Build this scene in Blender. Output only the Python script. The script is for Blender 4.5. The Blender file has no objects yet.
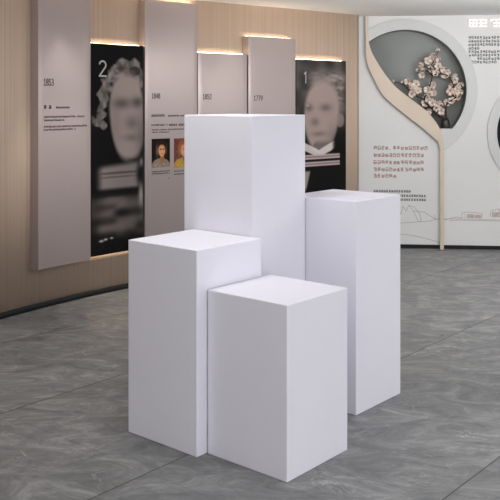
import bpy, bmesh, math, random
import numpy as np
from mathutils import Vector, Matrix
random.seed(7)
sc = bpy.context.scene
COL = sc.collection

# ---------------------------------------------------------------- helpers
def link(name, me, mat=None, parent=None):
    o = bpy.data.objects.new(name, me)
    COL.objects.link(o)
    if mat is not None and me is not None:
        me.materials.clear(); me.materials.append(mat)
    if parent is not None:
        o.parent = parent
    return o

def mesh(name, vs, fs, smooth=False):
    me = bpy.data.meshes.new(name)
    me.from_pydata([tuple(v) for v in vs], [], fs)
    me.validate(); me.update()
    if smooth:
        for p in me.polygons: p.use_smooth = True
    return me

def from_bm(name, bm, smooth=False):
    bmesh.ops.recalc_face_normals(bm, faces=bm.faces[:])
    me = bpy.data.meshes.new(name); bm.to_mesh(me); bm.free()
    if smooth:
        for p in me.polygons: p.use_smooth = True
    return me

def tag(o, label=None, cat=None, group=None, kind=None):
    if label: o['label'] = label
    if cat: o['category'] = cat
    if group: o['group'] = group
    if kind: o['kind'] = kind
    return o

def empty(name, loc=(0, 0, 0), rot=0.0):
    o = bpy.data.objects.new(name, None); COL.objects.link(o)
    o.location = loc; o.rotation_euler = (0, 0, rot); o.empty_display_size = .1
    return o

# ---------------------------------------------------------------- materials
def mat(name, col, rough=.5, metal=0., spec=.5, emit=None, es=0.):
    m = bpy.data.materials.new(name); m.use_nodes = True
    b = m.node_tree.nodes['Principled BSDF']
    b.inputs['Base Color'].default_value = (*col, 1)
    b.inputs['Roughness'].default_value = rough
    b.inputs['Metallic'].default_value = metal
    b.inputs['Specular IOR Level'].default_value = spec
    if emit:
        b.inputs['Emission Color'].default_value = (*emit, 1)
        b.inputs['Emission Strength'].default_value = es
    return m

def nt(m):
    n = m.node_tree
    return n, n.nodes, n.links, n.nodes['Principled BSDF']

def noise_tint(m, c1, c2, scale, detail=3, lo=.35, hi=.65, coord='Object', mapscale=(1, 1, 1)):
    n, N, L, b = nt(m)
    tc = N.new('ShaderNodeTexCoord'); mp = N.new('ShaderNodeMapping')
    mp.inputs['Scale'].default_value = mapscale
    L.new(tc.outputs[coord], mp.inputs['Vector'])
    no = N.new('ShaderNodeTexNoise'); no.inputs['Scale'].default_value = scale; no.inputs['Detail'].default_value = detail
    L.new(mp.outputs[0], no.inputs['Vector'])
    cr = N.new('ShaderNodeValToRGB'); e = cr.color_ramp.elements
    e[0].position = lo; e[0].color = (*c1, 1); e[1].position = hi; e[1].color = (*c2, 1)
    L.new(no.outputs['Fac'], cr.inputs['Fac']); L.new(cr.outputs[0], b.inputs['Base Color'])
    return m

M = {}
M['plinth'] = noise_tint(mat('white_matte_laminate', (.8, .79, .86), .7, spec=.08), (.80, .785, .86), (.815, .80, .872), 2.0)
M['wall'] = noise_tint(mat('white_wall_paint', (.6, .6, .6), .65, spec=.3), (.69, .69, .685), (.71, .71, .705), 1.2)
M['ring'] = mat('pale_grey_ring_paint', (.58, .59, .585), .6)
M['ceiling'] = noise_tint(mat('ceiling_paint', (.6, .6, .6), .8, spec=.2), (.82, .82, .815), (.845, .845, .84), .8)
M['panel'] = mat('satin_mauve_metal', (.41, .342, .328), .36, metal=.35)
M['black'] = mat('black_board', (.008, .008, .008), .6, spec=.2)
M['base'] = mat('charcoal_skirting', (.015, .016, .017), .7, spec=.2)
M['led'] = mat('warm_led', (1, .9, .75), .5, emit=(1, .80, .58), es=26)
M['ink'] = mat('dark_ink', (.03, .022, .02), .6)
M['ink_black'] = mat('black_vinyl', (.06, .06, .06), .6)
M['ink_red'] = mat('reddish_brown_vinyl', (.40, .25, .22), .6)
M['ink_white'] = mat('white_print', (.75, .73, .70), .6)
M['ink_grey'] = mat('light_grey_print', (.42, .40, .39), .6)
M['line'] = mat('pale_brown_line', (.36, .31, .29), .7)
M['sign'] = mat('lit_white_letters', (.9, .85, .83), .4, emit=(1, .90, .86), es=.28)
M['ribbon'] = noise_tint(mat('cream_beige_lacquer', (.6, .5, .38), .5), (.60, .50, .40), (.64, .54, .435), 3)
M['niche'] = noise_tint(mat('grey_green_niche_paint', (.12, .13, .12), .6), (.15, .158, .146), (.28, .295, .285), 1.1, 2)
M['bark'] = noise_tint(mat('dark_bark', (.03, .02, .02), .8), (.012, .010, .010), (.06, .04, .03), 40)
M['petal'] = noise_tint(mat('pale_pink_petal', (.6, .48, .42), .7), (.66, .52, .44), (.85, .75, .68), 30)
M['petal_bud'] = mat('white_bud', (.75, .68, .64), .7)
M['stamen'] = mat('ochre_stamen', (.28, .13, .03), .7)
M['vase'] = noise_tint(mat('dark_brown_glaze', (.03, .025, .022), .35), (.02, .018, .017), (.06, .05, .045), 8)

# wood slat laminate
def make_wood():
    m = mat('pale_wood_laminate', (.5, .38, .27), .55, spec=.3)
    n, N, L, b = nt(m)
    uv = N.new('ShaderNodeUVMap')
    mp = N.new('ShaderNodeMapping'); mp.inputs['Scale'].default_value = (38, .35, 1)
    L.new(uv.outputs[0], mp.inputs['Vector'])
    a = N.new('ShaderNodeTexNoise'); a.inputs['Scale'].default_value = 1.; a.inputs['Detail'].default_value = 5
    L.new(mp.outputs[0], a.inputs['Vector'])
    cr = N.new('ShaderNodeValToRGB'); e = cr.color_ramp.elements
    e[0].position = .3; e[0].color = (.46, .345, .262, 1); e[1].position = .7; e[1].color = (.535, .41, .32, 1)
    L.new(a.outputs['Fac'], cr.inputs['Fac'])
    # fine vertical grooves every 3 cm
    sx = N.new('ShaderNodeSeparateXYZ'); L.new(uv.outputs[0], sx.inputs[0])
    mu = N.new('ShaderNodeMath'); mu.operation = 'MULTIPLY'; mu.inputs[1].default_value = 2 * math.pi / .03
    L.new(sx.outputs[0], mu.inputs[0])
    sn = N.new('ShaderNodeMath'); sn.operation = 'SINE'; L.new(mu.outputs[0], sn.inputs[0])
    mr = N.new('ShaderNodeMapRange'); mr.inputs['From Min'].default_value = -1; mr.inputs['From Max'].default_value = -.6
    mr.inputs['To Min'].default_value = .95; mr.inputs['To Max'].default_value = 1
    L.new(sn.outputs[0], mr.inputs['Value'])
    mx = N.new('ShaderNodeMix'); mx.data_type = 'RGBA'; mx.blend_type = 'MULTIPLY'; mx.inputs[0].default_value = 1
    L.new(cr.outputs[0], mx.inputs[6]); L.new(mr.outputs[0], mx.inputs[7])
    L.new(mx.outputs[2], b.inputs['Base Color'])
    return m
M['wood'] = make_wood()

# stone floor tiles, joints turned 49.8 degrees
def make_floor():
    m = mat('grey_marble_tile', (.2, .2, .2), .42, spec=.35)
    n, N, L, b = nt(m)
    def math_(op, a, c=None):
        x = N.new('ShaderNodeMath'); x.operation = op
        for i, v in enumerate((a, c)):
            if v is None: continue
            if isinstance(v, (int, float)): x.inputs[i].default_value = v
            else: L.new(v, x.inputs[i])
        return x.outputs[0]
    tc = N.new('ShaderNodeTexCoord')
    mp = N.new('ShaderNodeMapping'); mp.vector_type = 'POINT'
    mp.inputs['Rotation'].default_value = (0, 0, -math.radians(49.8))
    L.new(tc.outputs['Object'], mp.inputs['Vector'])
    s = N.new('ShaderNodeSeparateXYZ'); L.new(mp.outputs[0], s.inputs[0])
    P = 1.083
    def seam(v, off, per, w):
        a = math_('DIVIDE', math_('SUBTRACT', v, off), per)
        fr = math_('FRACT', math_('ADD', a, .5))
        d = math_('MULTIPLY', math_('ABSOLUTE', math_('SUBTRACT', fr, .5)), per)
        return math_('LESS_THAN', d, w), math_('FLOOR', a)
    sn_, cn = seam(s.outputs[1], 1.622, P, .0033)
    st, ct = seam(s.outputs[0], 2.53, P * 2, .0018)
    # vein field: streaks lie across the room, warped
    mp2 = N.new('ShaderNodeMapping'); mp2.inputs['Rotation'].default_value = (0, 0, math.radians(14))
    mp2.inputs['Scale'].default_value = (1.0, 1.9, 1)
    comb = N.new('ShaderNodeCombineXYZ'); L.new(math_('MULTIPLY', cn, 3.7), comb.inputs[2])
    add = N.new('ShaderNodeVectorMath'); add.operation = 'ADD'
    L.new(tc.outputs['Object'], add.inputs[0]); L.new(comb.outputs[0], add.inputs[1])
    L.new(add.outputs[0], mp2.inputs['Vector'])
    n1 = N.new('ShaderNodeTexNoise'); n1.inputs['Scale'].default_value = 3.0; n1.inputs['Detail'].default_value = 12
    n1.inputs['Roughness'].default_value = .78; n1.inputs['Distortion'].default_value = 1.3
    L.new(mp2.outputs[0], n1.inputs['Vector'])
    cr = N.new('ShaderNodeValToRGB'); e = cr.color_ramp.elements
    e[0].position = .34; e[0].color = (.115, .118, .122, 1); e[1].position = .66; e[1].color = (.34, .342, .342, 1)
    x = cr.color_ramp.elements.new(.5); x.color = (.197, .199, .201, 1)
    L.new(n1.outputs['Fac'], cr.inputs['Fac'])
    # thin pale veins
    n2 = N.new('ShaderNodeTexNoise'); n2.inputs['Scale'].default_value = 2.3; n2.inputs['Detail'].default_value = 6
    n2.inputs['Distortion'].default_value = 1.2; n2.inputs['Roughness'].default_value = .6
    L.new(mp2.outputs[0], n2.inputs['Vector'])
    v = math_('ABSOLUTE', math_('SUBTRACT', n2.outputs['Fac'], .5))
    mr = N.new('ShaderNodeMapRange'); mr.inputs['From Min'].default_value = 0; mr.inputs['From Max'].default_value = .012
    mr.inputs['To Min'].default_value = 1; mr.inputs['To Max'].default_value = 0
    L.new(v, mr.inputs['Value'])
    n3 = N.new('ShaderNodeTexNoise'); n3.inputs['Scale'].default_value = 3.2
    L.new(add.outputs[0], n3.inputs['Vector'])
    mr2 = N.new('ShaderNodeMapRange'); mr2.inputs['From Min'].default_value = .5; mr2.inputs['From Max'].default_value = .66
    L.new(n3.outputs['Fac'], mr2.inputs['Value'])
    vm = math_('MULTIPLY', math_('MULTIPLY', mr.outputs[0], mr2.outputs[0]), .8)
    mx = N.new('ShaderNodeMix'); mx.data_type = 'RGBA'
    L.new(vm, mx.inputs[0]); L.new(cr.outputs[0], mx.inputs[6]); mx.inputs[7].default_value = (.5, .49, .475, 1)
    # joints
    m2 = N.new('ShaderNodeMix'); m2.data_type = 'RGBA'; L.new(sn_, m2.inputs[0])
    L.new(mx.outputs[2], m2.inputs[6]); m2.inputs[7].default_value = (.045, .045, .045, 1)
    m3 = N.new('ShaderNodeMix'); m3.data_type = 'RGBA'; L.new(math_('MULTIPLY', st, .45), m3.inputs[0])
    L.new(m2.outputs[2], m3.inputs[6]); m3.inputs[7].default_value = (.07, .07, .07, 1)
    L.new(m3.outputs[2], b.inputs['Base Color'])
    return m
M['floor'] = make_floor()

def attr_mat(name, rough=.45):
    m = mat(name, (.5, .5, .5), rough, spec=.12)
    n, N, L, b = nt(m)
    a = N.new('ShaderNodeAttribute'); a.attribute_name = 'print'
    L.new(a.outputs['Color'], b.inputs['Base Color'])
    return m
M['print'] = attr_mat('printed_picture', .7)

# ---------------------------------------------------------------- curved wall line
CH = 2.505
K = [(-4.6, 1.0), (-3.6, 3.15), (-2.6, 4.95), (-1.82, 6.27), (-1.37, 6.9), (-1.05, 7.27), (-.62, 7.68), (-.28, 7.96), (0, 8.18), (.41, 8.51), (.74, 8.79), (1.17, 9.16)]
def make_curve():
    k = np.array(K); k = np.vstack([2 * k[0] - k[1], k, 2 * k[-1] - k[-2]])
    out = []
    for i in range(1, len(k) - 2):
        p0, p1, p2, p3 = k[i - 1:i + 3]
        for t in np.arange(40) / 40:
            out.append(.5 * ((2 * p1) + (-p0 + p2) * t + (2 * p0 - 5 * p1 + 4 * p2 - p3) * t * t + (-p0 + 3 * p1 - 3 * p2 + p3) * t ** 3))
    out.append(k[-2]); o = np.array(out)
    for _ in range(600):
        o[1:-1] = .25 * o[:-2] + .5 * o[1:-1] + .25 * o[2:]
    d = np.r_[0, np.cumsum(np.hypot(*np.diff(o, axis=0).T))]
    S = np.linspace(0, d[-1], 241)
    return S, np.c_[np.interp(S, d, o[:, 0]), np.interp(S, d, o[:, 1])]
S, PT = make_curve()
_T = np.gradient(PT, axis=0); _T /= np.hypot(_T[:, 0], _T[:, 1])[:, None]
NR = np.c_[_T[:, 1], -_T[:, 0]]
def at(s, o, z):
    return Vector((float(np.interp(s, S, PT[:, 0] + o * NR[:, 0])), float(np.interp(s, S, PT[:, 1] + o * NR[:, 1])), z))

def curved_slab(name, s0, s1, z0, z1, o0, o1, seg=.06, uv=False, bevel=0., ref=Vector((0, 0, 0))):
    """solid that follows the wall line, from offset o0 (wall side) to o1 (room side)"""
    n = max(1, int(round((s1 - s0) / seg)))
    bm = bmesh.new(); rings = []
    uvl = bm.loops.layers.uv.new('UVMap')
    for i in range(n + 1):
        s = s0 + (s1 - s0) * i / n
        rings.append([bm.verts.new(at(s, o, z) - ref) for o, z in ((o0, z0), (o1, z0), (o1, z1), (o0, z1))] + [s])
    for i in range(n):
        a, b = rings[i], rings[i + 1]
        for j in range(4):
            k = (j + 1) % 4
            f = bm.faces.new((a[j], a[k], b[k], b[j]))
            zz = (z0, z0, z1, z1)
            for l, u in zip(f.loops, ((a[4], zz[j]), (a[4], zz[k]), (b[4], zz[k]), (b[4], zz[j]))): l[uvl].uv = u
            f.smooth = (j == 1)
    bm.faces.new(rings[0][:4][::-1]); bm.faces.new(rings[-1][:4])
    bmesh.ops.recalc_face_normals(bm, faces=bm.faces[:])
    if bevel:
        es = [e for e in bm.edges if len(e.link_faces) == 2 and e.calc_face_angle(0) > 1.0]
        bmesh.ops.bevel(bm, geom=es, offset=bevel, segments=2, affect='EDGES', profile=.5)
    me = bpy.data.meshes.new(name); bm.to_mesh(me); bm.free()
    me.shade_smooth() if False else None
    return me

# ---------------------------------------------------------------- the room
wl = link('wall_left', curved_slab('wall_left', 0, float(S[-1]), 0, CH, -.1, 0, .05), M['wood'])
tag(wl, 'curved wall of pale vertical grained wood behind the display panels', kind='structure')
bl = link('baseboard_left', curved_slab('baseboard_left', 0, float(S[-1]), 0, .043, 0, .012, .05), M['base'])
tag(bl, 'thin charcoal skirting along the curved wood wall', kind='structure')

def quad_plane(name, x0, x1, y0, y1, z, t, m, label):
    bm = bmesh.new(); bmesh.ops.create_cube(bm, size=1)
    bmesh.ops.scale(bm, vec=(x1 - x0, y1 - y0, t), verts=bm.verts)
    o = link(name, from_bm(name, bm), m); 
    o.data.transform(Matrix.Translation(((x0 + x1) / 2, (y0 + y1) / 2, z)))
    tag(o, label, kind='structure'); return o
quad_plane('floor', -6, 5.5, -2.5, 10, -.05, .1, M['floor'], 'grey veined marble tile floor with thin dark joints')
quad_plane('ceiling', -6, 5.5, -2.5, 10, CH + .03, .06, M['ceiling'], 'plain pale grey painted ceiling')

# right wall: local frame u (along), y (into the wall), z
RO = Vector((1.15, 9.31, 0)); RA = -math.atan2(.1059, .99438)
RL = 3.5
C1, R1, R1o, LEDGE = (.534, 1.706), .65, .765, 1.29
C2, R2, R2o = (2.035, 1.248), .535, .635
ribL = [(0.109, CH), (0.111, 2.245), (0.115, 2.083), (0.142, 1.953), (0.206, 1.813), (0.296, 1.652), (0.413, 1.539), (0.572, 1.41), (0.709, 1.302), (0.83, 1.197), (0.883, 1.144), (0.902, 1.074), (0.902, 0.0)]
ribR = [(0.138, CH), (0.141, 2.266), (0.168, 2.136), (0.222, 2.029), (0.318, 1.877), (0.434, 1.737), (0.551, 1.641), (0.657, 1.56), (0.757, 1.48), (0.836, 1.389), (0.899, 1.288), (0.93, 1.181), (0.94, 1.075), (0.94, 0.0)]
def smooth_line(p, k=6):
    p = np.array(p); q = np.vstack([2 * p[0] - p[1], p, 2 * p[-1] - p[-2]]); out = []
    for i in range(1, len(q) - 2):
        p0, p1, p2, p3 = q[i - 1:i + 3]
        d01, d12, d23 = (max(1e-6, np.linalg.norm(b - a)) ** .5 for a, b in ((p0, p1), (p1, p2), (p2, p3)))
        for t in np.arange(k) / k:
            m1 = (p1 - p0) / d01 - (p2 - p0) / (d01 + d12) + (p2 - p1) / d12
            m2 = (p2 - p1) / d12 - (p3 - p1) / (d12 + d23) + (p3 - p2) / d23
            m1 *= d12; m2 *= d12
            out.append((2 * t**3 - 3 * t**2 + 1) * p1 + (t**3 - 2 * t**2 + t) * m1 + (-2 * t**3 + 3 * t**2) * p2 + (t**3 - t**2) * m2)
    out.append(p[-1]); return np.array(out)
def resample(p, n):
    d = np.r_[0, np.cumsum(np.hypot(*np.diff(p, axis=0).T))]; t = np.linspace(0, d[-1], n)
    return np.c_[np.interp(t, d, p[:, 0]), np.interp(t, d, p[:, 1])]
rl = smooth_line(ribL[:-1]); rr = smooth_line(ribR[:-1])
rl = resample(rl, 60); rr = resample(rr, 60)
mid = (rl + rr) / 2

def arc(c, r, a0, a1, n):
    return [(c[0] + r * math.cos(a), c[1] + r * math.sin(a)) for a in np.linspace(a0, a1, n)]
# niche opening: arc over the top, flat ledge at the foot, then back up behind the ribbon
a_top = math.pi - math.acos((C1[0] - .125) / R1)
a_bot = -math.asin((C1[1] - LEDGE) / R1)
hole1 = arc(C1, R1, a_top, a_bot, 64) + [(.90, LEDGE)]
ztop = hole1[0][1]
mm = [tuple(p) for p in mid if LEDGE + .03 < p[1] < ztop - .02]
hole1 += mm[::-1]
hole2 = arc(C2, R2, 0, 2 * math.pi, 73)[:-1]

def filled(name, loops, y):
    bm = bmesh.new(); edges = []
    for lp in loops:
        vs = [bm.verts.new((u, y, z)) for u, z in lp]
        for i in range(len(vs)): edges.append(bm.edges.new((vs[i], vs[(i + 1) % len(vs)])))
    bmesh.ops.triangle_fill(bm, use_beauty=True, use_dissolve=False, edges=edges)
    for f in bm.faces:
        if f.normal.y > 0: f.normal_flip()
    me = bpy.data.meshes.new(name); bm.to_mesh(me); bm.free(); return me
def prism(name, loop, y0, y1, bevel=0.):
    bm = bmesh.new()
    a = [bm.verts.new((u, y0, z)) for u, z in loop]; b = [bm.verts.new((u, y1, z)) for u, z in loop]
    n = len(loop)
    bm.faces.new(a); bm.faces.new(b[::-1])
    for i in range(n): bm.faces.new((a[i], b[i], b[(i + 1) % n], a[(i + 1) % n]))
    bmesh.ops.recalc_face_normals(bm, faces=bm.faces[:])
    if bevel:
        fr = [e for e in bm.edges if abs(e.verts[0].co.y - y0) < 1e-6 and abs(e.verts[1].co.y - y0) < 1e-6]
        bmesh.ops.bevel(bm, geom=fr, offset=bevel, segments=2, affect='EDGES')
    bmesh.ops.triangulate(bm, faces=[f for f in bm.faces if len(f.verts) > 4])
    return from_bm(name, bm)
def box_me(name, x0, x1, y0, y1, z0, z1, bevel=0., seg=2):
    bm = bmesh.new(); bmesh.ops.create_cube(bm, size=1)
    for v in bm.verts:
        v.co = (x0 if v.co.x < 0 else x1, y0 if v.co.y < 0 else y1, z0 if v.co.z < 0 else z1)
    if bevel: bmesh.ops.bevel(bm, geom=bm.edges[:], offset=bevel, segments=seg, affect='EDGES', profile=.5)
    return from_bm(name, bm)
def on_wall(o, off=0.):
    o.location = RO + Vector((off * math.sin(RA), -off * math.cos(RA), 0)); o.rotation_euler = (0, 0, RA); return o

wr = link('wall_right', filled('wall_right', [[(0, 0), (RL, 0), (RL, CH), (0, CH)], hole1, hole2], 0), M['wall'])
on_wall(wr); tag(wr, 'white painted wall with round niches and lettering', kind='structure')
br_ = link('baseboard_right', box_me('baseboard_right', 0, RL, -.012, 0, 0, .04), M['base'])
on_wall(br_); tag(br_, 'thin charcoal skirting along the white wall', kind='structure')

DEP = .2
def reveal(name, loop, y0, y1):
    bm = bmesh.new(); n = len(loop)
    a = [bm.verts.new((u, y0, z)) for u, z in loop]; b = [bm.verts.new((u, y1, z)) for u, z in loop]
    for i in range(n): bm.faces.new((a[i], b[i], b[(i + 1) % n], a[(i + 1) % n]))
    me = bpy.data.meshes.new(name); bm.to_mesh(me); bm.free(); return me
n1 = on_wall(empty('display_niche'))
tag(n1, 'large round grey niche with a pale ring holding a blossom branch', 'niche', 'round niches in the white wall')
link('back_panel', prism('back_panel', hole1, DEP, DEP + .02), M['niche'], n1)
link('reveal', reveal('reveal', hole1, 0, DEP), M['niche'], n1)
oa0 = math.pi - math.acos((C1[0] - .125) / R1o); oa1 = -math.acos((.905 - C1[0]) / R1o)
ring1 = arc(C1, R1o, oa0, oa1, 60) + [(.905, LEDGE)] + arc(C1, R1, a_bot, a_top, 60)
link('ring', prism('ring', ring1, -.022, 0, .004), M['ring'], n1)
n2 = on_wall(empty('display_niche'))
tag(n2, 'dark round niche cut by the right edge of the photo', 'niche', 'round niches in the white wall')
link('back_panel', prism('back_panel', hole2, DEP, DEP + .02), M['base'], n2)
link('reveal', reveal('reveal', hole2, 0, DEP), M['base'], n2)
def annulus(name, c, r0, r1, y0, y1, n=72):
    vs = []; fs = []
    for i in range(n):
        a = 2 * math.pi * i / n
        for r, y in ((r0, y1), (r0, y0), (r1, y0), (r1, y1)):
            vs.append((c[0] + r * math.cos(a), y, c[1] + r * math.sin(a)))
    for i in range(n):
        j = (i + 1) % n
        for k in range(4):
            l = (k + 1) % 4
            fs.append((4 * i + k, 4 * j + k, 4 * j + l, 4 * i + l))
    return mesh(name, vs, fs)
link('ring', annulus('ring', C2, R2, R2o, -.022, 0), M['ring'], n2)

# ribbon: flat board with a leaf-like swelling, runs on to the floor as a post
bm = bmesh.new(); T_ = .055
rows = [[(l[0], -T_, l[1]), (r[0], -T_, r[1]), (r[0], -.024, r[1]), (l[0], -.024, l[1])] for l, r in zip(rl, rr)]
rows.append([(.902, -T_, 0), (.94, -T_, 0), (.94, -.024, 0), (.902, -.024, 0)])
prev = None
for r in rows:
    cur = [bm.verts.new(p) for p in r]
    if prev:
        for j in range(4): bm.faces.new((prev[j], prev[(j + 1) % 4], cur[(j + 1) % 4], cur[j]))
    else: bm.faces.new(cur)
    prev = cur
bm.faces.new(prev[::-1])
rb = on_wall(link('ribbon_trim', from_bm('ribbon_trim', bm), M['ribbon']))
tag(rb, 'tall curving cream ribbon shaped like a leaf running from ceiling to floor', 'wall decoration')

# ---------------------------------------------------------------- blossom branch in its vase
BO = n1.matrix_basis.copy()
bb = on_wall(empty('blossom_branch')); 
tag(bb, 'branch of pale pink blossoms rising from a dark vase in the round niche', 'flowers')
Bp = [[(0.968, 1.395), (0.894, 1.435), (0.809, 1.522), (0.745, 1.609), (0.787, 1.685), (0.809, 1.772), (0.83, 1.859), (0.809, 1.946), (0.852, 2.032), (0.894, 2.13)], [(0.83, 1.859), (0.777, 1.913), (0.713, 1.913), (0.67, 1.924)], [(0.745, 1.609), (0.68, 1.63), (0.605, 1.685), (0.509, 1.772), (0.422, 1.794)], [(0.974, 1.392), (0.98, 1.544), (1.054, 1.609), (1.15, 1.674)], [(1.054, 1.609), (1.054, 1.706), (1.043, 1.793), (0.98, 1.869), (0.905, 1.88), (0.841, 1.869)], [(1.075, 1.641), (1.15, 1.63)], [(0.809, 1.522), (0.873, 1.511), (0.958, 1.565)], [(1.148, 1.674), (1.142, 1.765)], [(0.82, 1.924), (0.745, 1.968)]]
def tube(bm, pts, r0, r1, n=7):
    pts = [Vector(p) for p in pts]; rings = []
    for i, p in enumerate(pts):
        d = (pts[min(i + 1, len(pts) - 1)] - pts[max(i - 1, 0)]).normalized()
        a = d.orthogonal().normalized(); b = d.cross(a)
        r = r0 + (r1 - r0) * i / max(1, len(pts) - 1)
        rings.append([bm.verts.new(p + r * (a * math.cos(2 * math.pi * k / n) + b * math.sin(2 * math.pi * k / n))) for k in range(n)])
    for A, B in zip(rings, rings[1:]):
        best = min(range(n), key=lambda q: (A[0].co - B[q].co).length)
        B[:] = B[best:] + B[:best]
        for k in range(n): bm.faces.new((A[k], A[(k + 1) % n], B[(k + 1) % n], B[k]))
    bm.faces.new(rings[0][::-1]); bm.faces.new(rings[-1])
for bi, line in enumerate(Bp):
    bm = bmesh.new()
    q = smooth_line(line, 4)
    tube(bm, [(u, .06 + .012 * math.sin(3.1 * i + bi), z) for i, (u, z) in enumerate(q)], .014 if bi in (0, 3) else .010, .005)
    link('twig' if bi not in (0, 3) else 'stem', from_bm('twig', bm, True), M['bark'], bb)
def flower_me(seed, op):
    rnd = random.Random(seed); vs = []; fs = []
    for k in range(5):
        a = 2 * math.pi * k / 5 + rnd.uniform(-.12, .12); base = len(vs)
        R_, W_ = .040, .0175
        for i, (t, w) in enumerate(((.08, .25), (.4, .85), (.72, 1.0), (.95, .6))):
            for sgn in (-1, 0, 1):
                rr_ = R_ * t; x = rr_ * math.cos(a) - sgn * w * W_ * math.sin(a); y = rr_ * math.sin(a) + sgn * w * W_ * math.cos(a)
                vs.append((x, y, op * t * t * R_ + abs(sgn) * .004 * t))
        for i in range(3):
            for j in range(2):
                q = base + 3 * i + j; fs.append((q, q + 1, q + 4, q + 3))
    return vs, fs
petal_meshes = []
for sd, op in ((1, .35), (2, .7), (3, 1.1)):
    vs, fs = flower_me(sd, op)
    bm = bmesh.new(); me0 = mesh('x', vs, fs, True); bm.from_mesh(me0)
    bmesh.ops.solidify(bm, geom=bm.faces[:], thickness=.0012)
    for _ in range(1):
        st = bmesh.ops.create_uvsphere(bm, u_segments=8, v_segments=5, radius=.006, matrix=Matrix.Translation((0, 0, .005)))
        sv = set(st['verts'])
        for f in bm.faces:
            if all(v in sv for v in f.verts): f.material_index = 1
    me = bpy.data.meshes.new('blossom'); bm.to_mesh(me); bm.free(); bpy.data.meshes.remove(me0)
    me.materials.append(M['petal']); me.materials.append(M['stamen']); petal_meshes.append(me)
bm = bmesh.new(); bmesh.ops.create_uvsphere(bm, u_segments=10, v_segments=8, radius=.016)
for v in bm.verts: v.co.z *= 1.45; v.co.x *= (1 - .25 * v.co.z / .02); v.co.y *= (1 - .25 * v.co.z / .02)
bud = from_bm('bud', bm, True); bud.materials.append(M['petal_bud'])
FL = [(0.894, 2.141), (0.809, 2.087), (0.884, 2.065), (0.777, 2.022), (0.852, 2.011), (0.734, 1.968), (0.894, 1.967), (0.67, 1.924), (0.723, 1.87), (0.82, 1.935), (0.873, 1.891), (0.926, 1.934), (0.99, 1.902), (0.969, 1.847), (1.043, 1.858), (1.075, 1.815), (1.022, 1.76), (1.022, 1.695), (1.097, 1.717), (1.13, 1.69), (1.11, 1.63), (0.841, 1.761), (0.787, 1.707), (0.852, 1.674), (0.777, 1.62), (0.627, 1.696), (0.573, 1.805), (0.509, 1.794), (0.412, 1.805), (0.595, 1.739), (0.659, 1.772), (0.68, 1.696), (0.605, 1.663), (0.755, 1.565), (0.83, 1.565), (0.777, 1.489), (0.873, 1.511), (0.926, 1.478), (0.894, 1.554), (0.98, 1.565), (1.043, 1.587), (1.075, 1.652), (1.125, 1.765), (0.745, 1.913)]
rf = random.Random(5)
for i, (u, z) in enumerate(FL):
    isb = i in (0, 7, 27, 28)
    o = link('bud' if isb else 'blossom', bud if isb else petal_meshes[i % 3], None, bb)
    o.location = (u, .075 + rf.uniform(-.02, .02), z)
    o.rotation_euler = (math.pi / 2 + rf.uniform(-.7, .7), rf.uniform(0, 6), rf.uniform(-.6, .6))
    s = rf.uniform(.9, 1.2); o.scale = (s, s, s)
# vase: squat dark bottle on the ledge
prof = [(0, 0), (.038, 0), (.046, .012), (.048, .05), (.044, .085), (.030, .102), (.028, .112), (.032, .116), (.026, .116), (.022, .105), (0, .10)]
bm = bmesh.new(); n = 24; rg = []
for r, z in prof:
    rg.append([bm.verts.new((r * math.cos(2 * math.pi * k / n), r * math.sin(2 * math.pi * k / n), z)) for k in range(n)] if r else [bm.verts.new((0, 0, z))])
for A, B in zip(rg, rg[1:]):
    for k in range(n):
        k2 = (k + 1) % n
        if len(A) == 1: bm.faces.new((A[0], B[k], B[k2]))
        elif len(B) == 1: bm.faces.new((A[k], A[k2], B[0]))
        else: bm.faces.new((A[k], A[k2], B[k2], B[k]))
va = link('vase', from_bm('vase', bm, True), M['vase'])
cr_, sr_ = math.cos(RA), math.sin(RA)
vu, vy = .972, .09
va.location = (RO.x + vu * cr_ - vy * sr_, RO.y + vu * sr_ + vy * cr_, LEDGE)
tag(va, 'small dark brown vase standing on the ledge of the round niche', 'vase')

# ---------------------------------------------------------------- lettering
def glyph_quads(rnd, x, z, h, dens=3, t=.13):
    """one square dense character: list of rectangles (x0,z0,x1,z1)"""
    w = h * .88; th = h * t; q = []
    for k in sorted(rnd.sample(range(4), dens)):
        zz = z + h * (.04 + .28 * k); a = rnd.uniform(0, .2); b = rnd.uniform(.8, 1)
        q.append((x + w * a, zz, x + w * b, zz + th))
    for k in rnd.sample((.08, .45, .8), 2):
        a = rnd.uniform(0, .3); b = rnd.uniform(.7, 1)
        q.append((x + w * k, z + h * a, x + w * k + th, z + h * b))
    return q
def text_rows(rows, seed, gap=.12, dens=3, t=.13, skip=.07):
    rnd = random.Random(seed); q = []
    for x0, x1, z, h in rows:
        x = x0
        while x + h * .8 < x1:
            if rnd.random() > skip or x == x0: q += glyph_quads(rnd, x, z, h, dens, t)
            else: q.append((x + h * .1, z, x + h * .3, z + h * .25))
            x += h * (1 + gap)
    return q
def text_lines(parent, rows, seed, gap, dens, t, skip, fn, m, name='text_line'):
    for i, row in enumerate(rows):
        link(name, quads_mesh(name, text_rows([row], seed * 31 + i, gap, dens, t, skip), fn), m, parent)
def quads_mesh(name, quads, fn, thick=None):
    """fn(x, depth, z) -> point"""
    vs = []; fs = []
    d0, d1 = 0, thick or .0008
    for x0, z0, x1, z1 in quads:
        b = len(vs)
        for d in (d0, d1):
            for x, z in ((x0, z0), (x1, z0), (x1, z1), (x0, z1)): vs.append(fn(x, d, z))
        fs += [(b + 4, b + 5, b + 6, b + 7), (b, b + 3, b + 2, b + 1), (b, b + 1, b + 5, b + 4), (b + 1, b + 2, b + 6, b + 5), (b + 2, b + 3, b + 7, b + 6), (b + 3, b, b + 4, b + 7)]
    return mesh(name, vs, fs)
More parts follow.
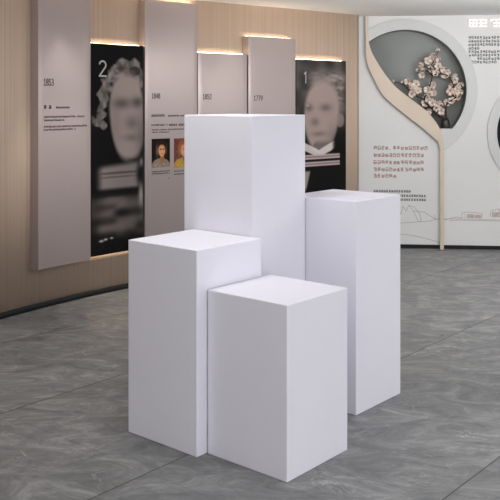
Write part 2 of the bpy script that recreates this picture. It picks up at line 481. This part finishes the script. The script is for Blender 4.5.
def _arc(cx, cy, rx, ry, a0, a1, n=9):
    return [(cx + rx * math.cos(math.radians(a)), cy + ry * math.sin(math.radians(a))) for a in np.linspace(a0, a1, n)]
DIG = {
    '1': [[(.08, .80), (.27, 1), (.27, 0)]],
    '2': [_arc(.25, .74, .23, .26, 165, -25) + [(.02, 0), (.5, 0)]],
    '3': [_arc(.24, .75, .22, .25, 150, -90), _arc(.24, .25, .25, .25, 90, -150)],
    '4': [[(.38, 0), (.38, 1), (.0, .28), (.5, .28)]],
    '5': [[(.46, 1), (.06, 1), (.05, .56)] + _arc(.23, .31, .26, .31, 95, -150)],
    '7': [[(.02, 1), (.48, 1), (.16, 0)]],
    '8': [_arc(.25, .76, .21, .24, 0, 360, 15), _arc(.25, .26, .25, .26, 0, 360, 15)],
    '9': [_arc(.25, .70, .24, .30, 0, 360, 15), [(.49, .70), (.46, .35), (.16, 0)]],
}
def digit_mesh(name, txt, h, width, fn, lw=.13, serif=False):
    """upright condensed numerals drawn with one pen width"""
    adv = width / (len(txt) - .3 if len(txt) > 1 else 1); gw = adv * (.70 if len(txt) > 1 else 1)
    vs = []; fs = []; w = lw * h
    for i, ch in enumerate(txt):
        lines = DIG[ch] + ([[(.06, 0), (.48, 0)]] if ch == '1' and serif else [])
        for ln in lines:
            P = [Vector((i * adv + p[0] * 2 * gw, p[1] * h)) for p in ln]
            for p, q in zip(P, P[1:]):
                d = (q - p).normalized(); n = Vector((-d.y, d.x)) * w / 2; k = len(vs)
                a_, b_ = p - d * w * .35, q + d * w * .35
                for dep in (0, .0008):
                    vs += [fn(v.x, dep, v.y) for v in (a_ - n, b_ - n, b_ + n, a_ + n)]
                fs += [(k + 4, k + 5, k + 6, k + 7), (k, k + 3, k + 2, k + 1), (k, k + 1, k + 5, k + 4), (k + 1, k + 2, k + 6, k + 5), (k + 2, k + 3, k + 7, k + 6), (k + 3, k, k + 4, k + 7)]
    return mesh(name, vs, fs)

wallfn = lambda x, d, z: (x, -d, z)
rows = [(.197, .77, 1.058, .040), (.197, .763, .98, .040), (.197, .763, .902, .040), (.197, .763, .825, .040), (.197, .47, .755, .040)]
o = on_wall(empty('wall_lettering')); text_lines(o, rows, 3, .04, 3, .2, .02, wallfn, M['ink_red'])
tag(o, 'five lines of reddish brown characters on the white wall left of the ribbon', 'lettering', 'paragraphs on the white wall')
rows = [(.197, .619, .597, .026), (.197, .773, .550, .026), (.197, .773, .507, .026)]
o = on_wall(empty('wall_lettering')); text_lines(o, rows, 4, .03, 4, .17, .0, wallfn, M['ink_black'])
tag(o, 'three tight lines of small black characters under the reddish brown paragraph', 'lettering', 'paragraphs on the white wall')
zz = [2.251, 2.213, 2.174, 2.137, 2.099, 2.062, 2.024, 1.988]; ee = [1.86, 1.86, 1.86, 1.33, 1.86, 1.86, 1.86, 1.52]
rows = [(1.205, e, z, .028) for z, e in zip(zz, ee)]
o = on_wall(empty('wall_lettering')); text_lines(o, rows, 5, .06, 3, .18, .015, wallfn, M['ink_black'])
tag(o, 'eight line paragraph of small black characters right of the large round niche', 'lettering', 'paragraphs on the white wall')
# raised glowing title, one object per character
ti = on_wall(empty('title_sign'))
tag(ti, 'raised glowing white title characters near the ceiling at far right', 'sign')
rg_ = random.Random(11)
for k, (x, w, st) in enumerate(((1.207, .088, 0), (1.308, .088, 1), (1.43, .02, 2), (1.462, .088, 3), (1.565, .088, 0), (1.668, .088, 1), (1.77, .088, 3))):
    h = .085; z = 2.378; t = .014
    if st == 2: q = [(x, z + .055, x + .012, z + .085), (x + .018, z + .06, x + .028, z + .085)]
    else:
        q = [(x, z + .078 - t / 2, x + w, z + .078 + t / 2), (x, z + .04 - t / 2, x + w * .95, z + .04 + t / 2), (x, z, x + w, z + t)]
        if st == 0: q += [(x, z, x + t, z + .085), (x + w * .45, z, x + w * .45 + t, z + .085), (x + w - t, z, x + w, z + .085)]
        if st == 1: q += [(x + w * .2, z, x + w * .2 + t, z + .085), (x + w - t, z + .03, x + w, z + .085)]
        if st == 3: q += [(x + w * .3, z, x + w * .3 + t, z + .085), (x + w * .68, z, x + w * .68 + t, z + .06)]
    link('character', quads_mesh('character', q, lambda x, d, z: (x, -.012 - d, z), .014), M['sign'], ti)

# mural: thin hills line and small buildings
def stroke(pts, w):
    q = []; p = [Vector((a, b)) for a, b in pts]; vs = []; fs = []
    for a, b in zip(p, p[1:]):
        d = (b - a); n = Vector((-d.y, d.x)).normalized() * w / 2; k = len(vs)
        vs += [(v.x, -.0008, v.y) for v in (a - n, b - n, b + n, a + n)] + [(v.x, 0, v.y) for v in (a - n, b - n, b + n, a + n)]
        fs += [(k, k + 1, k + 2, k + 3), (k + 4, k + 7, k + 6, k + 5), (k, k + 4, k + 5, k + 1), (k + 2, k + 6, k + 7, k + 3)]
    return vs, fs
DR = [[(0.18, 0.30), (0.26, 0.42), (0.36, 0.36), (0.42, 0.45), (0.492, 0.366), (0.513, 0.453), (0.545, 0.399), (0.577, 0.465), (0.63, 0.39), (0.672, 0.293), (0.704, 0.283), (0.694, 0.369), (0.63, 0.444), (.59, .455)], [(0.63, 0.401), (0.736, 0.391), (0.821, 0.339), (0.863, 0.307), (0.842, 0.361)], [(0.19, 0.27), (0.492, 0.269), (0.8, 0.295), (0.863, 0.318), (1.116, 0.322), (1.535, 0.317), (1.846, 0.332)], [(0.19, 0.15), (0.492, 0.149), (0.641, 0.132), (0.8, 0.095), (0.905, 0.066)], [(1.137, 0.333), (1.137, 0.386), (1.2, 0.398), (1.347, 0.384), (1.347, 0.336)], [(1.169, 0.333), (1.169, 0.376)], [(1.43, 0.348), (1.441, 0.412), (1.524, 0.434), (1.618, 0.414), (1.618, 0.34)], [(0.948, 0.308), (1.074, 0.342), (1.137, 0.333)], [(1.0, .30), (1.1, .31), (1.9, .30)]]
mu = on_wall(empty('skyline_mural'))
tag(mu, 'thin line drawing of hills and small pinkish buildings low on the white wall', 'mural')
for d in DR:
    a, b = stroke(d, .005); link('drawn_line', mesh('drawn_line', a, b), M['line'], mu)

M['pink'] = noise_tint(mat('pale_brick_print', (.5, .4, .38), .7), (.40, .29, .27), (.60, .52, .50), 35, 3)
for x0, z0, x1, z1 in ((1.19, .332, 1.25, .375), (1.25, .332, 1.34, .37), (1.45, .345, 1.52, .40), (1.52, .345, 1.60, .425)):
    link('building_print', quads_mesh('building_print', [(x0, z0, x1, z1)], wallfn), M['pink'], mu)

# ---------------------------------------------------------------- display panels on the curved wall
OF = .09
def hashn(x, y, s):
    v = np.sin(x * 127.1 + y * 311.7 + s * 74.7) * 43758.5453; return v - np.floor(v)
def vnoise(x, y, s=0):
    xi, yi = np.floor(x), np.floor(y); fx, fy = x - xi, y - yi
    fx = fx * fx * (3 - 2 * fx); fy = fy * fy * (3 - 2 * fy)
    a, b, c, d = hashn(xi, yi, s), hashn(xi + 1, yi, s), hashn(xi, yi + 1, s), hashn(xi + 1, yi + 1, s)
    return (a * (1 - fx) + b * fx) * (1 - fy) + (c * (1 - fx) + d * fx) * fy
def G(x, y, cx, cy, rx, ry, p=2.):
    return np.exp(-((np.abs(x - cx) / rx) ** p + (np.abs(y - cy) / ry) ** p))
def sm(e0, e1, v):
    t = np.clip((v - e0) / (e1 - e0), 0, 1); return t * t * (3 - 2 * t)
def over(base, col, a):
    return base * (1 - a[..., None]) + np.array(col) * a[..., None]
def print_mesh(name, s0, s1, z0, z1, off, step, fn, ref):
    nx = int((s1 - s0) / step) + 2; nz = int((z1 - z0) / step) + 2
    U, V = np.meshgrid(np.linspace(0, 1, nx), np.linspace(0, 1, nz))
    vs = [at(s0 + (s1 - s0) * u, off, z1 - (z1 - z0) * v) - ref for u, v in zip(U.ravel(), V.ravel())]
    fs = [(j * nx + i, (j + 1) * nx + i, (j + 1) * nx + i + 1, j * nx + i + 1) for j in range(nz - 1) for i in range(nx - 1)]
    me = mesh(name, vs, fs, True)
    c = np.clip(fn(U, V), 0, 1)           # display values
    lin = np.where(c <= .04045, c / 12.92, ((c + .055) / 1.055) ** 2.4)
    at_ = me.color_attributes.new('print', 'FLOAT_COLOR', 'POINT')
    at_.data.foreach_set('color', np.concatenate([lin.reshape(-1, 3), np.ones((nx * nz, 1))], 1).ravel().astype(np.float32))
    return me

def old_portrait(U, V):
    """curly haired sitter, soft blurred greyscale; x,y measured in a 52 x 212 field"""
    x, y = U * 52.5, V * 209
    c = np.zeros(x.shape + (3,)) + .03
    n = vnoise(x * .16, y * .16, 1) * .5 + vnoise(x * .38, y * .38, 2) * .5
    wob = (vnoise(x * .2, y * .2, 12) - .5) * 5
    hair = np.zeros(x.shape)
    for hx, hy, rx, ry in ((42, 20, 8, 7), (34, 21, 8, 7), (27, 27, 7, 7), (20, 33, 7, 7), (15, 42, 6, 8), (12, 52, 5.5, 8), (11, 62, 5.5, 8), (9, 71, 5.5, 7), (6, 77, 6, 5), (47, 29, 5, 9), (49, 38, 4, 8), (11, 80, 4, 4)):
        hair = np.maximum(hair, sm(1.35, .5, ((x + wob - hx) / rx) ** 2 + ((y + wob - hy) / ry) ** 2))
    c = over(c, (.60, .565, .545), hair * np.clip(.28 + .75 * n, 0, 1))
    c = over(c, (.10, .095, .09), sm(1.2, .7, ((x - 44) / 6) ** 2 + ((y - 26) / 5) ** 2) * .6)
    hw = 17.5 - np.clip(y - 70, 0, 80) * .05
    cx = 35.5 + np.clip(y - 62, 0, 80) * .06
    face = sm(1.35, .68, (np.abs(x - cx) / hw) ** 2.6 + (np.abs(y - 74) / np.where(y < 74, 46, 43)) ** 2.6)
    c = over(c, (.60, .54, .52), face)
    c = over(c, (.50, .455, .435), G(x, y, 24, 80, 6, 26) * .5 * face)
    c = over(c, (.30, .275, .265), G(x, y, 31, 59, 9, 5.5) * .75 * face)
    c = over(c, (.28, .255, .25), G(x, y, 47, 58, 6, 5.5) * .85 * face)
    c = over(c, (.40, .365, .355), G(x, y, 41, 79, 7, 7) * .75 * face)
    c = over(c, (.38, .345, .335), G(x, y, 41, 94, 9, 4) * .6 * face)
    c = over(c, (.34, .31, .30), G(x, y, 54, 94, 8, 26) * .7 * face)
    c = over(c, (.12, .11, .11), G(x, y, 45, 118, 7, 2.5) * .7)
    col = sm(117, 125, y - .08 * (24 - x)) * sm(148, 142, y) * sm(2, 13, x) * sm(53, 44, x)
    c = over(c, (.52, .48, .465), col * .95)
    c = over(c, (.24, .21, .21), col * (G(x, y, 28, 129, 22, 1.3, 4) * .7 + G(x, y, 26, 133, 20, 1.0, 4) * .5))
    low = sm(146, 158, y) * sm(202, 180, y) * (.55 + .45 * sm(0, 14, x))
    c = over(c, (.50, .46, .44), low * np.clip(.25 + .6 * vnoise(x * .10, y * .13, 5), 0, 1))
    c = over(c, (.40, .36, .35), G(x, y, 22, 158, 14, 4) * .7)
    c = over(c, (.42, .38, .37), G(x, y, 24, 183, 20, 5) * .4)
    c = over(c, (.07, .065, .065), G(x, y, 22, 150, 26, 2.6, 3) * .6)
    c = over(c, (.07, .065, .065), G(x, y, 34, 170, 14, 4) * .65)
    c = over(c, (.72, .68, .66), G(x, y, 50.5, 152, 2.5, 12) * .8 + G(x, y, 51, 120, 2, 5) * .7)
    c = over(c, (.04, .04, .04), G(x, y, 50, 132, 4, 8) * .85)
    c = over(c, (.80, .78, .76), np.clip(G(x, y, 10, 195.5, 2.4, 1.1) + G(x, y, 14.5, 194.5, 1.8, 1) + G(x, y, 20.5, 194, 1.6, .8), 0, 1))
    tex = sm(197, 200, y); c = c + (tex * (vnoise(x * .7, y * 1.5, 9) - .3) * .10)[..., None]
    return c
def young_portrait(U, V):
    x, y = U * 50, V * 163
    c = np.zeros(x.shape + (3,)) + .035
    n = vnoise(x * .16, y * .4, 3) * .6 + vnoise(x * .4, y * .6, 4) * .4
    bg = sm(95, 30, y); c = over(c, (.36, .34, .33), bg * (.35 + .6 * vnoise(x * .12, y * .12, 8)))
    hair = np.clip(G(x, y, 29, 19, 17, 9, 3) + G(x, y, 43, 34, 6, 20, 3), 0, 1)
    c = over(c, (.58, .53, .51), hair * (.3 + .8 * n))
    hw = 17.5 - np.clip(y - 60, 0, 60) * .12
    face = sm(1.3, .7, (np.abs(x - 25 + .04 * (y - 55)) / hw) ** 2.4 + (np.abs(y - 56) / 35) ** 2.6)
    c = over(c, (.60, .53, .505), face)
    ear = .8 * sm(1.5, .5, ((x - 44) / 4.5) ** 2 + ((y - 60) / 7) ** 2); c = over(c, (.55, .49, .47), ear)
    c = over(c, (.34, .31, .30), G(x, y, 12, 47, 4, 4) * .8 * face); c = over(c, (.7, .68, .66), G(x, y, 11, 45, 1.4, 1) * .7)
    c = over(c, (.36, .33, .32), G(x, y, 29, 47, 6, 4) * .75 * face)
    c = over(c, (.40, .36, .35), G(x, y, 18, 61, 4, 4) * .8 * face)
    c = over(c, (.42, .35, .34), G(x, y, 22, 73, 7, 2.5) * .7 * face)
    c = over(c, (.40, .36, .35), G(x, y, 37, 78, 6, 12) * .5 * face)
    neck = sm(1.1, .9, ((x - 26) / 10) ** 2 + ((y - 86) / 8) ** 2) * sm(78, 84, y)
    c = over(c, (.42, .38, .37), neck)
    colr = sm(1.2, .8, np.abs((y - (93 - .55 * np.abs(x - 22))) / 4)) * sm(2, 6, x) * sm(40, 34, x)
    c = over(c, (.80, .77, .75), colr * .9)
    coat = sm(86, 92, y - .25 * np.abs(x - 24)) * (1 - colr); c = over(c, (.065, .06, .06), coat * .9)
    for a, b in ((93.5, 98), (100.5, 105)):
        st = sm(a - .4, a + .4, y) * sm(b + .4, b - .4, y) * sm(2, 3, x) * sm(44, 43, x)
        c = over(c, (.70, .63, .62), st); c = over(c, (.35, .28, .28), st * G(x, y, 24, (a + b) / 2, 60, .7) * .7)
    sh = sm(1, -1, (x - 9 - (130 - y) * .22)) * sm(108, 111, y) * sm(132, 124, y); c = over(c, (.58, .53, .50), sh)
    return c
def lady(skin, hair, dress, bg, veil):
    def f(U, V):
        x, y = U * 18, V * 28
        c = np.zeros(x.shape + (3,)) + np.array(bg) * (.8 + .4 * vnoise(x * .4, y * .4, 6))[..., None]
        c = over(c, hair, sm(1.2, .85, ((x - 10) / 5.6) ** 2 + ((y - 9) / 7.5) ** 2))
        c = over(c, dress, sm(1.2, .85, ((x - 9) / 10) ** 2 + ((y - 29) / 10) ** 2) * (.7 + .4 * vnoise(x, y, 3)))
        c = over(c, veil, G(x, y, 5.6, 12, 1.6, 6) * .7 + G(x, y, 14, 12, 1.3, 5) * .4)
        c = over(c, np.array(skin) * .7, sm(1.3, .8, ((x - 10.3) / 2) ** 2 + ((y - 19) / 4) ** 2))
        c = over(c, skin, sm(1.2, .85, ((x - 10) / 3.2) ** 2 + ((y - 11.5) / 6) ** 2))
        c = over(c, hair, np.clip(G(x, y, 8.8, 10.3, 1, .7) + G(x, y, 11.8, 10.3, 1, .7) + G(x, y, 10.6, 14.8, 1.2, .5) * .5, 0, 1) * .75)
        c = over(c, hair, G(x, y, 10, 4.6, 4, 1.8) * .9)
        return c
    return f

def panel(label, cat, s0, s1, z0, z1, m, leds=('top',), led_rng=None, group='display panels on the curved wood wall'):
    ref = at((s0 + s1) / 2, 0, z0)
    t = empty('exhibit_display', ref); tag(t, label, cat, group)
    link('board', curved_slab('board', s0, s1, z0, z1, .001, OF, .05, bevel=.002, ref=ref), m, t)
    a, b = led_rng or (s0 + .015, s1 - .015)
    if 'top' in leds: link('led_strip', curved_slab('led_strip', a, b, z1 + .0004, z1 + .0045, .03, .045, .1, ref=ref), M['led'], t)
    if 'bottom' in leds: link('led_strip', curved_slab('led_strip', a, b, z0 - .0045, z0 - .0004, .03, .045, .1, ref=ref), M['led'], t)
    return t, ref
def pfn(ref, s, z, off=OF + .0003):
    return lambda x, d, y: at(s + x, off + d, z + y) - ref
def afn(ref, off=OF + .0003):
    return lambda x, d, y: at(x, off + d, y) - ref
def year(t, ref, txt, s0, s1, z, h):
    link('year_lettering', digit_mesh('year_lettering', txt, h, s1 - s0, pfn(ref, s0, z), .14, True), M['ink'], t)
def para(t, ref, rows, seed, dens=3, th=.2):
    text_lines(t, rows, seed, .06, dens, th, .05, afn(ref), M['ink'])

t, ref = panel('tall mauve panel reading 1853, nearest on the left with its side edge showing', 'display panel', 6.237, 6.776, .318, 2.46, M['panel'])
year(t, ref, '1853', 6.292, 6.388, 1.71, .048)
para(t, ref, [(6.292, 6.322, 1.53, .028), (6.342, 6.392, 1.53, .027), (6.413, 6.557, 1.532, .015)], 21, 4)
para(t, ref, [(6.292, 6.725, 1.462, .014), (6.292, 6.516, 1.436, .014), (6.292, 6.74, 1.387, .014), (6.292, 6.62, 1.364, .014)], 22)

t, ref = panel('black portrait panel marked 2, between the 1853 and 1848 panels', 'display panel', 6.780, 7.342, .337, 2.058, M['black'], ('top', 'bottom'), (6.79, 7.33))
link('portrait_print', print_mesh('portrait_print', 6.784, 7.338, .341, 2.054, OF + .0006, .006, old_portrait, ref), M['print'], t)
link('number_lettering', digit_mesh('number_lettering', '2', .122, .075, pfn(ref, 6.865, 1.793, OF + .001), .11), M['ink_grey'], t)

t, ref = panel('tall mauve panel reading 1848 with two small colour portraits', 'display panel', 7.360, 7.942, .34, 2.46, M['panel'])
year(t, ref, '1848', 7.435, 7.523, 1.613, .041)
para(t, ref, [(7.43, 7.589, 1.453, .02), (7.611, 7.925, 1.453, .013), (7.622, 7.925, 1.371, .017)], 23, 4)
para(t, ref, [(7.43, 7.611, 1.375, .014), (7.435, 7.925, 1.336, .0105), (7.435, 7.622, 1.315, .0105), (7.435, 7.633, .976, .0105), (7.435, 7.633, .957, .0105), (7.678, 7.88, .967, .011), (7.678, 7.88, .941, .011), (7.611, 7.633, .91, .012)], 24)
link('portrait_print', print_mesh('portrait_print', 7.432, 7.633, 1.015, 1.264, OF + .001, .004, lady((.83, .60, .42), (.16, .09, .06), (.60, .53, .47), (.09, .07, .06), (.55, .47, .42)), ref), M['print'], t)
link('portrait_print', print_mesh('portrait_print', 7.678, 7.883, 1.006, 1.260, OF + .001, .004, lady((.80, .58, .44), (.55, .33, .20), (.72, .58, .24), (.42, .25, .22), (.62, .40, .28)), ref), M['print'], t)

t, ref = panel('short mauve panel reading 1852 behind the tallest white plinth', 'display panel', 7.949, 8.518, .34, 2.026, M['panel'])
year(t, ref, '1852', 8.005, 8.102, 1.607, .043)
t, ref = panel('mauve panel reading 1779, medium height, left of portrait panel 1', 'display panel', 8.535, 9.127, .34, 2.201, M['panel'])
year(t, ref, '1779', 8.60, 8.704, 1.595, .043)
t, ref = panel('dark portrait panel marked 1 at the right end of the wood wall', 'display panel', 9.133, 9.846, .34, 2.002, M['black'])
link('portrait_print', print_mesh('portrait_print', 9.137, 9.842, .345, 1.998, OF + .0006, .007, young_portrait, ref), M['print'], t)
link('number_lettering', digit_mesh('number_lettering', '1', .11, .055, pfn(ref, 9.235, 1.767, OF + .001), .09), M['ink_grey'], t)

# ---------------------------------------------------------------- plinths
K_ = 1.6 / 1.45
A0 = math.radians(40.7)
def plinth(label, fx, fy, h, w, d, k=1.0, group='square white plinths'):
    """fx, fy: nearest corner; w runs back to the left, d back to the right"""
    w, d, h = w * K_ * k, d * K_ * k, h
    L_ = Vector((-math.cos(A0), math.sin(A0))); R_ = Vector((math.sin(A0), math.cos(A0)))
    F = Vector((fx, fy)) * K_ * k
    c = F + L_ * w / 2 + R_ * d / 2
    # local x along -L_, local y along R_
    me = box_me('plinth', -w / 2, w / 2, -d / 2, d / 2, 0, h, .004, 3)
    for p in me.polygons: p.use_smooth = False
    o = link('plinth', me, M['plinth'])
    o.location = (c.x, c.y, 0); o.rotation_euler = (0, 0, math.atan2(-L_.y, -L_.x))
    tag(o, label, 'plinth', group); return o
plinth('white plinth at front left, second shortest of the four', -.213, 3.472, .839 * K_, .417, .407)
plinth('shortest white plinth, front centre, nearest the camera', .143, 3.243, .672 * K_, .414, .405)
plinth('white plinth at the right, standing before the white wall', .490, 3.933, .982 * K_, .404, .394)
plinth('tallest white plinth, at the back centre behind the others', .013, 3.742, 1.6 - (1.45 - 1.38) * K_ * 1.021, .42, .384, 1.021)

# ---------------------------------------------------------------- lights
def area(name, loc, tgt, size, power, col=(1, 1, 1), sy=None):
    l = bpy.data.lights.new(name, 'AREA'); l.energy = power; l.color = col
    l.shape = 'RECTANGLE'; l.size = size; l.size_y = sy or size
    o = bpy.data.objects.new(name, l); COL.objects.link(o); o.location = loc
    o.rotation_euler = (Vector(tgt) - Vector(loc)).to_track_quat('-Z', 'Y').to_euler(); return o
def spot(name, loc, tgt, power, deg, blend=.8, col=(1, 1, 1), r=.05):
    l = bpy.data.lights.new(name, 'SPOT'); l.energy = power; l.color = col; l.spot_size = math.radians(deg); l.spot_blend = blend; l.shadow_soft_size = r
    o = bpy.data.objects.new(name, l); COL.objects.link(o); o.location = loc
    o.rotation_euler = (Vector(tgt) - Vector(loc)).to_track_quat('-Z', 'Y').to_euler(); return o
area('ceiling_and_fill_light', (-.38, 4.12, 2.48), (-.38, 4.15, 0), .45, 12.5, (1, 1, 1.0))
area('ceiling_and_fill_light', (-1.2, 4.9, 2.48), (-1.45, 6.7, .7), .8, 13, (1, .97, .97))  # unseen fill added to brighten the lower 1853 panel
area('right_front_fill', (4.6, -.6, 1.2), (.3, 4.2, .6), 3.2, 105, (.97, .98, 1.0), 2.0)  # added fill lifting the right-hand plinth faces; no doorway is modelled
area('ceiling_and_fill_light', (1.7, 6.7, 2.46), (1.9, 9.2, 1.1), 2.2, 33, (1, .99, .98), .6)  # unseen fill tilted at the white wall to brighten it
area('ceiling_and_fill_light', (-1.5, .5, 2.48), (-1.2, 1.5, 0), 2., 24, (1, .99, .985))
area('upward_fill', (2.7, 5.7, 1.8), (2.5, 6.2, 4), 1.8, 78, (1, .99, .985))  # added bodiless light facing up to brighten the far ceiling
area('upward_fill', (-.6, 1.8, 2.12), (-.6, 1.8, 4), 1.6, 30, (1, .99, .97))  # second added upward light, no fixture, softens light off the near ceiling
for s, e_, o_ in ((6.47, 17, .42), (7.5, 5, .42), (8.3, 7, .42)):
    p = at(s, o_, 2.48); q = at(s, 0.09, 1.55)
    spot('wall_washer', p, q, e_, 44, 1, (1, .95, .89), .03)
spot('wall_washer', at(6.2, 1.7, 2.48), at(6.5, .09, .98), 95, 34, 1, (1, .95, .92), .05)

w = bpy.data.worlds.new('world'); sc.world = w; w.use_nodes = True
w.node_tree.nodes['Background'].inputs[0].default_value = (.96, .97, 1, 1)
w.node_tree.nodes['Background'].inputs[1].default_value = .7

# ---------------------------------------------------------------- camera
cam = bpy.data.cameras.new('camera'); co = bpy.data.objects.new('camera', cam); COL.objects.link(co)
co.location = (0, 0, 1.6); co.rotation_euler = (math.pi / 2, 0, 0)
cam.sensor_width = 36; cam.sensor_fit = 'HORIZONTAL'; cam.lens = 36 * 857 / 500
cam.shift_x = (250 - 249.3) / 500; cam.shift_y = -(250 - 99.8) / 500
cam.clip_start = .05; cam.clip_end = 60
sc.camera = co
sc.view_settings.view_transform = 'Standard'; sc.view_settings.look = 'None'
sc.view_settings.exposure = 0; sc.view_settings.gamma = 1; sc.view_settings.use_curve_mapping = False
